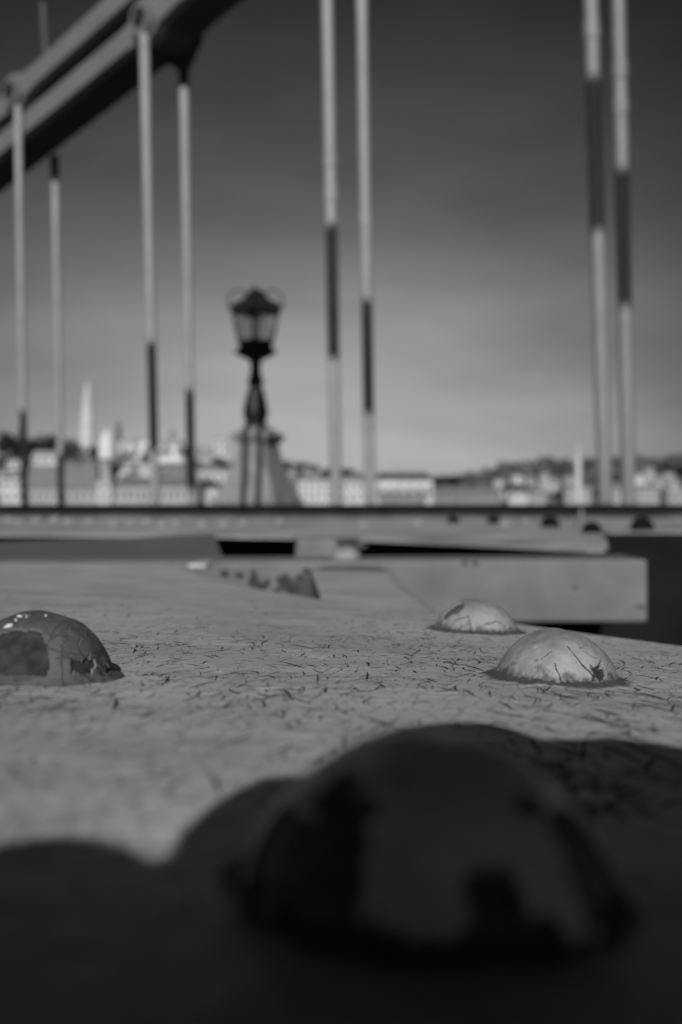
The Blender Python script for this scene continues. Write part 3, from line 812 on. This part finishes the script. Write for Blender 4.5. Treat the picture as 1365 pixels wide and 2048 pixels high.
# bracket under the rear eye of the second pair
bm = bmesh.new()
c = chain_pt(1, 0.33, zc(1) - 0.32)
o_ = c + UD * 0.0
pr = [c + UD * a_ + Vector((0, 0, b_)) for a_, b_ in ((-0.30, -0.10), (-0.12, -0.20), (-0.05, -0.26), (0.05, -0.26), (0.10, -0.19), (0.20, -0.08), (0.20, 0.05), (-0.30, -0.05))]
prism(bm, pr, ND * 0.05)
o = obj('chain_bracket', bm, M_PIN); tag(o, 'dark bracket under the chain holding the back rod left of the lamp', 'bracket')
# the chain over the near side, behind and above the viewpoint: it throws the dark bands on the opposite rods
base_n = base0 - ND * (5.0 + 0.345)
G_NEAR = 'links of the near chain above the viewpoint'
for s0, s1, up, ph in ((0, 2, True, 1), (2, 4, True, 0), (4, 6, True, 1), (1, 3, False, 1), (3, 5, False, 0), (5, 7, False, 1), (-1, 1, False, 0)):
    chain_link(s0, s1, up, base_n, 'grey eye bar chain link of the near side, above and outside the frame', G_NEAR, ph, drop=0.07)

# ------------------------------------------------------------------ the lamp on its stone pedestal
YL = 11.0
S = YL / F
def LZ(py): return (HY - py) * S
XL = (508 - CX) * S
lamp = empty('street_lamp', (XL, YL, LZ(848))); tag(lamp, 'dark cast iron lamp with a four sided lantern standing on a stone pedestal', 'street lamp')
T = Matrix.Translation((XL, YL, 0))
bm = bmesh.new()
lathe(bm, [(0.13, LZ(848)), (0.135, LZ(843)), (0.09, LZ(840)), (0.118, LZ(838)), (0.14, LZ(828)), (0.141, LZ(816)), (0.125, LZ(802)), (0.102, LZ(784)), (0.078, LZ(770)), (0.072, LZ(765)), (0.09, LZ(761)), (0.085, LZ(752)), (0.064, LZ(747)),
           (0.06, LZ(730)), (0.06, LZ(720)), (0.07, LZ(714))], 24, mtx=T)
keep(obj('post', bm, M_IRON, smooth=True), lamp)
q4 = math.radians(0)
R2 = 1.0
bm = bmesh.new()
lathe(bm, [(0.06, LZ(716)), (0.15, LZ(708)), (0.235, LZ(700)), (0.235, LZ(694)), (0.19, LZ(690)), (0.18, LZ(676))], 4, rot=q4, mtx=T)
keep(obj('lantern_base', bm, M_IRON), lamp)
bm = bmesh.new()
for k_ in range(4):
    a = q4 + k_ * math.pi / 2
    d1 = Vector((math.cos(a), math.sin(a), 0)); a2_ = a + math.pi / 2; d2 = Vector((math.cos(a2_), math.sin(a2_), 0))
    tube(bm, [Vector((XL, YL, LZ(682))) + d1 * 0.185, Vector((XL, YL, LZ(612))) + d1 * 0.262], 0.016, 6)
    for zz, rr_ in ((676, 0.19), (618, 0.255)):
        tube(bm, [Vector((XL, YL, LZ(zz))) + d1 * rr_, Vector((XL, YL, LZ(zz))) + d2 * rr_], 0.014, 6)
keep(obj('lantern_frame', bm, M_IRON), lamp)
mg = bpy.data.materials.new('smoky lantern glass'); mg.use_nodes = True
gb = mg.node_tree.nodes['Principled BSDF']; gb.inputs['Base Color'].default_value = (0.8, 0.8, 0.8, 1)
gb.inputs['Roughness'].default_value = 0.25; gb.inputs['Transmission Weight'].default_value = 0.9; gb.inputs['IOR'].default_value = 1.1
gn = mg.node_tree.nodes.new('ShaderNodeTexNoise'); gn.inputs['Scale'].default_value = 9
gm = mg.node_tree.nodes.new('ShaderNodeMapRange'); gm.inputs[3].default_value = 0.05; gm.inputs[4].default_value = 0.3
mg.node_tree.links.new(gn.outputs[0], gm.inputs[0]); mg.node_tree.links.new(gm.outputs[0], gb.inputs['Roughness'])
for k_ in range(4):
    a = q4 + k_ * math.pi / 2; a2_ = a + math.pi / 2
    d1 = Vector((math.cos(a), math.sin(a), 0)); d2 = Vector((math.cos(a2_), math.sin(a2_), 0)); nn = (d1 + d2).normalized()
    bm = bmesh.new()
    c0 = Vector((XL, YL, 0))
    ptsg = [c0 + d1 * 0.178 + Vector((0, 0, LZ(677))), c0 + d2 * 0.178 + Vector((0, 0, LZ(677))), c0 + d2 * 0.246 + Vector((0, 0, LZ(617))), c0 + d1 * 0.246 + Vector((0, 0, LZ(617)))]
    prism(bm, ptsg, -nn * 0.005)
    keep(obj('pane', bm, mg), lamp)
bm = bmesh.new()
lathe(bm, [(0.255, LZ(622)), (0.29, LZ(612)), (0.298, LZ(604)), (0.25, LZ(597)), (0.17, LZ(590)), (0.125, LZ(583)), (0.115, LZ(576)), (0.06, LZ(571)), (0.02, LZ(567))], 4, rot=q4, mtx=T)
keep(obj('lantern_roof', bm, M_IRON), lamp)
for k_ in range(4):
    a = q4 + k_ * math.pi / 2
    d1 = Vector((math.cos(a), math.sin(a), 0)); c0 = Vector((XL, YL, 0))
    bm = bmesh.new()
    pl = []
    for i in range(17):
        t = math.pi * (1.15 - 1.35 * i / 16)
        pl.append(c0 + d1 * (0.185 - 0.125 * math.cos(t) * -1 * -1) + Vector((0, 0, LZ(598) + 0.135 * math.sin(t) + 0.02)))
    pl = [c0 + d1 * (0.19 + 0.118 * math.cos(t)) + Vector((0, 0, LZ(595) + 0.135 * math.sin(t))) for t in (math.radians(-50 + 230 * i / 16) for i in range(17))]
    tube(bm, pl, 0.011, 6)
    keep(obj('scroll', bm, M_IRON), lamp)
ped = empty('stone_pedestal', (XL + 0.01, YL, -1.1)); tag(ped, 'pale stone pedestal carrying the lamp, striped by rod shadows', 'pedestal')
Tp = Matrix.Translation(((513 - CX) * S, YL + 0.25, 0))
rt = math.radians(23)
bm = bmesh.new()
lathe(bm, [(0.62, -1.1), (0.57, LZ(1012)), (0.48, LZ(985)), (0.375, LZ(955)), (0.285, LZ(915)), (0.245, LZ(884))], 4, rot=rt, mtx=Tp)
keep(obj('shaft', bm, M_STONE), ped)
bm = bmesh.new()
lathe(bm, [(0.24, LZ(884)), (0.295, LZ(879)), (0.325, LZ(868)), (0.27, LZ(863)), (0.17, LZ(853)), (0.12, LZ(847))], 4, rot=rt, mtx=Tp)
keep(obj('capstone', bm, M_STONE), ped)
for o_ in (lamp,): o_.location.y += 0.25
# a thin pole clamped to the top of the chain, with its wire
bm = bmesh.new()
tube(bm, [P(93, 112, 8.75), P(89, 60, 8.75), P(86, 6, 8.75)], [0.026, 0.026, 0.022], 10)
o = obj('pole', bm, mat('weathered pole paint', 0.10, 0.7, 0.2, 3)); tag(o, 'faint thin pole standing on the upper chain at the top left corner', 'pole')
bm = bmesh.new(); tube(bm, [P(-80, 150, 8.75), P(84, 10, 8.75)], 0.006, 6)
o = obj('stay_wire', bm, mat('dark stay wire', 0.03, 0.7, 0.2, 3)); tag(o, 'thin dark wire sloping down from the pole top at upper left', 'wire')

# ------------------------------------------------------------------ trees on the far bank
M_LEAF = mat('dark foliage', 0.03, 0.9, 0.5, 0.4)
M_TRUNK = mat('tree bark', 0.05, 0.9, 0.3, 2)
def crown_mesh(seed, n=650, m=M_LEAF):
    rnd = random.Random(seed); bm = bmesh.new()
    blobs = [(Vector((rnd.uniform(-.55, .55), rnd.uniform(-.5, .5), rnd.uniform(.45, 1.05))), rnd.uniform(.28, .5)) for _ in range(9)]
    for i in range(n):
        c, r_ = rnd.choice(blobs)
        d = Vector((rnd.gauss(0, 1), rnd.gauss(0, 1), rnd.gauss(0, 1))).normalized()
        p = c + d * r_ * rnd.uniform(.6, 1.05)
        s = rnd.uniform(.05, .11)
        a = Vector((rnd.gauss(0, 1), rnd.gauss(0, 1), rnd.gauss(0, 1))).normalized(); b = a.cross(d).normalized()
        q = [bm.verts.new(p + a * s), bm.verts.new(p + b * s * .8), bm.verts.new(p - a * s), bm.verts.new(p - b * s * .8)]
        bm.faces.new(q)
    me = bpy.data.meshes.new('crown'); bm.to_mesh(me); bm.free(); me.materials.append(m); return me
def trunk_mesh():
    bm = bmesh.new()
    tube(bm, [(0, 0, -.3), (0.01, 0, .2), (0, .02, .6), (.03, 0, .95)], [.07, .055, .04, .015], 7)
    tube(bm, [(0, 0, .35), (.25, .05, .7)], [.03, .012], 6); tube(bm, [(0, 0, .4), (-.25, -.08, .75)], [.03, .012], 6)
    me = bpy.data.meshes.new('trunk'); bm.to_mesh(me); bm.free(); me.materials.append(M_TRUNK); return me
CROWNS = [crown_mesh(k_) for k_ in range(5)]; TRUNK = trunk_mesh()
def tree(px, ytop, wpx, hpx, Y, label, k_):
    s = hpx / 1.5 / F * Y; sw = wpx / 1.7 / F * Y
    c = P(px, ytop + hpx, Y)
    root = empty('tree', c, k_ * 1.3); root.scale = (sw, sw, s); tag(root, label, 'tree', 'dark trees on the far bank')
    link('crown', CROWNS[k_ % 5], root); link('trunk', TRUNK, root)
TREES = [(14, 857, 46, 60, 700, 'tall dark pointed tree clump at the left edge on the skyline'), (44, 868, 44, 50, 700, 'dark tree behind the leftmost rod on the skyline'),
         (78, 864, 46, 52, 700, 'dark rounded tree right of the leftmost rod'), (104, 866, 40, 46, 690, 'dark tree between the two rods of the left pair'),
         (138, 873, 40, 46, 690, 'dark tree left of the white spire'), (165, 884, 44, 40, 680, 'dark low tree directly under the white spire'), (194, 889, 34, 34, 680, 'dark tree right under the spire, beside the bright church'),
         (258, 900, 26, 26, 640, 'small dark tree below the church roofs'), (292, 905, 28, 24, 640, 'small dark tree left of the front rod near the lamp'), (395, 918, 26, 24, 620, 'dark tree between rod and pedestal'),
         (372, 895, 24, 24, 660, 'small dark tree by the back rod near the lamp'), (448, 920, 34, 24, 620, 'dark tree left of the pedestal'), (415, 950, 34, 36, 480, 'lower dark tree in front of bright buildings left of the pedestal'),
         (572, 918, 34, 26, 640, 'dark tree just right of the pedestal'), (604, 921, 36, 24, 640, 'dark tree right of the pedestal with houses below'), (632, 928, 26, 22, 640, 'small dark tree left of the middle rods'),
         (655, 934, 26, 22, 630, 'dark tree close to the front middle rod'), (695, 931, 30, 26, 640, 'dark tree between the two middle rods'), (722, 944, 28, 24, 620, 'low dark tree between the middle rods'),
         (880, 950, 46, 22, 800, 'dark low tree right of the long white building'), (912, 953, 40, 18, 800, 'dark shrubby tree in the dip before the far hill'), (1030, 966, 30, 18, 800, 'dark tree above the bright shed under the far hill'),
         (1122, 976, 34, 24, 700, 'dark tree left of the pale tower'), (1232, 945, 28, 34, 900, 'dark tree between the rods of the right pair'), (1345, 920, 60, 40, 1100, 'dark tree at the right edge on the hill'),
         (1325, 985, 40, 26, 600, 'dark round tree low at the right edge'), (230, 925, 30, 22, 600, 'dark garden tree below the bright church'), (20, 905, 40, 34, 640, 'dark tree low at the left edge behind houses')]
for k_, t_ in enumerate(TREES):
    px_, yt_, w_, h_, Y_, l_ = t_
    if Y_ >= 680: yt_, w_, h_ = yt_ - 1, w_ * 1.4, h_ * 1.25
    tree(px_, yt_, w_, h_, Y_, l_, k_)
# far wood on the hill: reads as one mass
rnd = random.Random(12); bm = bmesh.new()
for i in range(1500):
    px = rnd.uniform(860, 1560); f = rnd.random()
    Y = lerp(1150, 1600, f)
    fr = interp(Y, [(800, .10), (1000, .25), (1200, .5), (1400, .8), (1600, 1.0)])
    z = lerp(-11.5, (HY - interp(px, FARH)) / F * 1600, fr)
    x = (px - CX) / F * 1600 * lerp(0.8, 1.0, (Y - 800) / 800)
    if nz(x * .012, Y * .012, 5) < -0.05: continue
    s = rnd.uniform(4, 9)
    for q in range(7):
        d = Vector((rnd.gauss(0, 1), rnd.gauss(0, 1), rnd.gauss(0, 1))).normalized(); a = d.orthogonal().normalized(); b = d.cross(a)
        p = Vector((x, Y, z + s * .5)) + d * s * .6
        bm.faces.new([bm.verts.new(p + v_ * s * .5) for v_ in (a, b, -a, -b)])
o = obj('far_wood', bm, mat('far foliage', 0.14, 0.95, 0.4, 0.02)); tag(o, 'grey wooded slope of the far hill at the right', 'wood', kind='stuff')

# ------------------------------------------------------------------ buildings on the far bank
M_W = {k_: mat('house wall %s' % n_, a, 0.85, 0.22, 0.2) for k_, (n_, a) in {'white': ('white', 0.66), 'pale': ('pale', 0.43), 'mid': ('mid grey', 0.26), 'dark': ('dark', 0.13)}.items()}
M_W['bright'] = mat('bright church stone', 0.8, 0.8, 0.1, 0.2)
M_R = {k_: mat('house roof %s' % n_, a, 0.85, 0.25, 0.3) for k_, (n_, a) in {'dark': ('dark', 0.09), 'mid': ('mid grey', 0.2), 'pale': ('pale', 0.4)}.items()}
M_WIN = mat('dark window glass', 0.17, 0.3, 0.2, 0.2)
def building(px0, px1, yeave, yridge, ybase, Y, wall, roof, label, win=(0, 0), depth=None, name='house', cat='building', rz=0.0):
    k_ = Y / F; W = (px1 - px0) * k_; x0 = -W / 2
    c = P((px0 + px1) / 2, HY, Y)
    z0, ze, zr = (HY - ybase) * k_, (HY - yeave) * k_, (HY - yridge) * k_
    z0 = min(z0, ze - 2) - 12
    D = depth or max(8, W * 0.5)
    root = empty(name, (c.x, Y, z0), rz); tag(root, label, cat, 'buildings on the far bank')
    h, hr = ze - z0, zr - z0
    bm = bmesh.new(); box(bm, (x0, 0, 0), (-x0, D, h)); obj('wall', bm, M_W[wall], root)
    bm = bmesh.new(); e = 0.4
    if hr > h + 0.2:
        q = [bm.verts.new(p) for p in ((x0 - e, -e, h + .01), (-x0 + e, -e, h + .01), (-x0 + e, D + e, h + .01), (x0 - e, D + e, h + .01), (x0 * .86, D / 2, hr), (-x0 * .86, D / 2, hr))]
        for f in ((0, 1, 5, 4), (2, 3, 4, 5), (3, 0, 4), (1, 2, 5), (3, 2, 1, 0)): bm.faces.new([q[i] for i in f])
    else:
        box(bm, (x0 - e, -e, h + .01), (-x0 + e, D + e, h + .5))
    obj('roof', bm, M_R[roof], root)
    nx, ny = win
    vis = (ybase - yeave) * k_
    for j in range(ny):
        for i in range(nx):
            cx_ = x0 + W * (i + .5) / nx; cz = h - vis * (j + .55) / ny
            ww, wh = W / nx * .24, vis / ny * .27
            bm = bmesh.new(); box(bm, (cx_ - ww, -0.06, cz - wh), (cx_ + ww, -0.004, cz + wh)); obj('window', bm, M_WIN, root)
    return root
# the long buildings along the bank
building(0, 46, 958, 954, 1004, 470, 'white', 'mid', 'bright white block at the left edge above the cap bar', (3, 2))
building(52, 122, 980, 930, 1004, 460, 'pale', 'mid', 'building with a big grey roof between the rods of the left pair', (5, 1))
building(126, 196, 982, 932, 1004, 462, 'pale', 'mid', 'grey roofed building right of the left rod pair', (5, 1))
building(196, 222, 966, 954, 1004, 450, 'white', 'pale', 'narrow white end pavilion of the long building left of the lamp', (1, 2))
building(222, 396, 974, 952, 1004, 455, 'pale', 'mid', 'long pale building with a row of tall windows left of the lamp', (13, 1), depth=24)
building(398, 462, 944, 938, 1004, 520, 'white', 'pale', 'bright building just left of the pedestal', (4, 3))
building(598, 664, 960, 954, 1004, 470, 'white', 'mid', 'bright white block right of the pedestal, left of the middle rods', (5, 3))
building(680, 736, 962, 950, 1004, 475, 'white', 'mid', 'white house between the two middle rods', (4, 2))
building(548, 598, 965, 950, 1004, 500, 'mid', 'mid', 'grey house right behind the pedestal', (4, 2))
building(752, 866, 960, 944, 1004, 480, 'white', 'dark', 'long white building with a dark hipped roof right of the middle rods', (6, 1), depth=20)
building(758, 852, 988, 984, 1004, 474, 'mid', 'mid', 'low grey shed in front of the long white building right of the middle rods', (4, 1))
building(868, 1004, 984, 972, 1004, 520, 'mid', 'mid', 'long low grey building right of the white hipped roof building', (9, 1))
building(1018, 1056, 984, 982, 1000, 520, 'white', 'pale', 'small bright shed under the far hill', (2, 1))
building(1058, 1092, 986, 980, 1004, 540, 'pale', 'mid', 'pale low house right of the bright shed', (3, 1))
building(1130, 1182, 976, 968, 1004, 560, 'pale', 'mid', 'pale house at the foot of the pale tower', (4, 2))
building(1272, 1320, 976, 970, 1004, 560, 'pale', 'mid', 'pale house right of the right rod pair', (4, 2))
building(1335, 1400, 985, 978, 1004, 540, 'pale', 'pale', 'pale house cut by the right edge', (4, 1))
building(1215, 1250, 978, 970, 1004, 570, 'pale', 'mid', 'pale house between the rods of the right pair', (3, 2))
# houses on the castle hill
building(14, 40, 922, 916, 938, 600, 'white', 'mid', 'small white house at the left below the dark trees', (2, 1))
building(66, 116, 912, 902, 926, 620, 'white', 'pale', 'bright low house between the left pair of rods', (4, 1), rz=0.25)
building(128, 156, 930, 921, 945, 600, 'mid', 'mid', 'grey house right of the left rod pair, upper slope', (3, 1))
building(160, 190, 928, 918, 946, 590, 'mid', 'mid', 'grey house under the spire on the slope', (3, 1))
building(192, 220, 925, 916, 946, 600, 'pale', 'mid', 'pale gabled house below the bright church', (2, 2))
building(236, 266, 930, 922, 946, 600, 'white', 'mid', 'white house in the middle of the slope row left of the lamp', (3, 1))
building(274, 300, 928, 921, 946, 600, 'white', 'mid', 'white house left of the front rod near the lamp', (3, 1))
building(320, 372, 934, 924, 952, 590, 'mid', 'mid', 'wide grey house between the rods near the lamp', (5, 1))
building(392, 440, 936, 928, 946, 600, 'mid', 'mid', 'grey house right of the back rod near the lamp', (4, 1))
building(238, 305, 884, 874, 912, 690, 'bright', 'pale', 'bright church nave with a pale roof right of the spire', (3, 1))
building(314, 366, 892, 880, 916, 690, 'bright', 'pale', 'bright palace wing between the two rods near the lamp', (3, 1))
building(386, 424, 898, 888, 918, 690, 'pale', 'pale', 'pale palace wing right of the back rod near the lamp', (4, 1))
building(430, 458, 880, 872, 926, 690, 'white', 'pale', 'tall pale block left of the pedestal on the skyline', (2, 3))
building(572, 592, 946, 940, 958, 610, 'white', 'mid', 'small white house right of the pedestal, under the trees', (2, 1))
building(608, 640, 946, 940, 956, 610, 'pale', 'mid', 'small pale house below the trees right of the pedestal', (3, 1))
rnd = random.Random(5)
hl = ['at the crest', 'on the mid slope', 'low down']
spots = [(1000, 962), (1036, 953), (1062, 955), (1090, 948), (1110, 960), (1078, 972), (1140, 955), (1238, 968), (1282, 950), (1300, 938), (1318, 955), (1338, 948), (1350, 965), (930, 975), (965, 972)]
desc = ['leftmost of the tiny houses on the far hill', 'tiny house on the far hill, second from the left', 'tiny house high on the far hill above the bright shed', 'tiny house near the crest of the far hill', 'tiny house left of the pale tower, mid slope',
        'tiny house low on the far hill left of the tower', 'tiny house beside the pale tower', 'tiny house seen between the right rods', 'tiny house right of the right rods, high up', 'tiny house near the crest right of the right rods',
        'tiny house mid slope near the right edge', 'tiny bright house close to the right edge', 'tiny low house at the right edge', 'tiny house in the dip left of the far hill', 'tiny house at the left foot of the far hill']
for (px, py), d_ in zip(spots, desc):
    w_ = rnd.uniform(14, 24); h_ = rnd.uniform(9, 14)
    building(px - w_ / 2, px + w_ / 2, py, py - 5, py + h_, 1050 if py < 965 else 780, rnd.choice(['pale', 'pale', 'white']), 'mid', d_, (2, 1))

rnd = random.Random(77)
for i in range(34):
    px = rnd.choice([rnd.uniform(-10, 470), rnd.uniform(-10, 470), rnd.uniform(560, 740)]); f = rnd.random()
    py = lerp(972, 915 if px < 470 else 944, f); Y_ = lerp(520, 660, f) + rnd.uniform(-8, 8)
    w_ = rnd.uniform(12, 30); h_ = rnd.uniform(7, 15)
    building(px - w_ / 2, px + w_ / 2, py, py - rnd.uniform(2, 7), py + h_, Y_, rnd.choice(['mid', 'mid', 'pale', 'dark', 'pale']), rnd.choice(['mid', 'dark', 'mid', 'pale']), 'small blurred house among others on the castle hill slope', (0, 0), name='small_house', rz=rnd.uniform(-.3, .3))
for i in range(40):
    px = rnd.choice([rnd.uniform(-10, 470), rnd.uniform(-10, 470), rnd.uniform(560, 740)]); f = rnd.random()
    py = lerp(975, 915 if px < 470 else 942, f); Y_ = lerp(505, 650, f)
    tree(px, py - 6, rnd.uniform(12, 26), rnd.uniform(12, 20), Y_, 'small blurred dark tree among houses on the castle hill slope', i)
for i in range(14):
    px = rnd.uniform(870, 1365)
    tree(px, rnd.uniform(966, 984), rnd.uniform(14, 30), rnd.uniform(14, 22), rnd.uniform(600, 760), 'small blurred dark tree among the low houses under the far hill', i)
for px, py, w_ in ((205, 868, 9), (224, 872, 8), (250, 872, 6), (268, 866, 7), (300, 868, 6), (330, 872, 8), (360, 868, 6), (398, 884, 7)):
    px, py = px, py
    k_ = 688 / F
    bm = bmesh.new(); zb = (HY - 905) * k_
    lathe(bm, [(w_ * k_ / 2, 0), (w_ * k_ / 2, (905 - py - 14) * k_), (w_ * k_ / 2 * 1.2, (905 - py - 13) * k_), (0.15, (905 - py) * k_)], 8)
    o = obj('pinnacle', bm, M_W['pale'], loc=((px - CX) * k_, 688, zb)); tag(o, 'pale pointed pinnacle among the bright church roofs right of the spire', 'pinnacle', 'pinnacles over the church roofs')
# spire, church turrets, pale tower
def tower(px, prof, Y, m, label, name='tower', seg=8, topm=None, cat='tower'):
    k_ = Y / F; zb = (HY - prof[0][1]) * k_ - 8
    root = empty(name, ((px - CX) * k_, Y, zb)); tag(root, label, cat)
    split = max(2, len(prof) - 2)
    pr = [(prof[0][0] * k_ / 2 * 1.05, 0)] + [(w_ * k_ / 2, (HY - y_) * k_ - zb) for w_, y_ in prof]
    bm = bmesh.new(); lathe(bm, pr[:-1], seg, rot=math.pi / seg); obj('shaft', bm, m, root)
    bm = bmesh.new(); lathe(bm, [(pr[-2][0] * 1.02, pr[-2][1] + .01), pr[-1]], seg, rot=math.pi / seg); obj('cap', bm, topm or m, root)
    return root
tower(175, [(30, 892), (28, 866), (24, 840), (19, 815), (13, 790), (9, 778), (1, 760)], 680, M_W['white'], 'tall white church spire rising from dark trees at the left', 'church_spire', cat='spire')
tower(214, [(34, 918), (31, 890), (22, 876), (10, 866), (2, 856)], 670, M_W['bright'], 'broad bright conical turret right of the spire', 'turret', cat='turret')
tower(238, [(12, 900), (11, 865), (10, 858), (1, 838)], 720, M_W['dark'], 'thin dark pinnacle behind the bright church', 'pinnacle', cat='pinnacle')
tower(345, [(16, 900), (12, 880), (10, 868), (1, 850)], 720, M_W['mid'], 'small grey dome turret between the rods near the lamp', 'turret', cat='turret')
tower(1157, [(14, 1000), (12, 940), (12, 918), (7, 914), (2, 885)], 560, M_W['white'], 'slim pale tower with a thin top left of the right rods', 'tower')
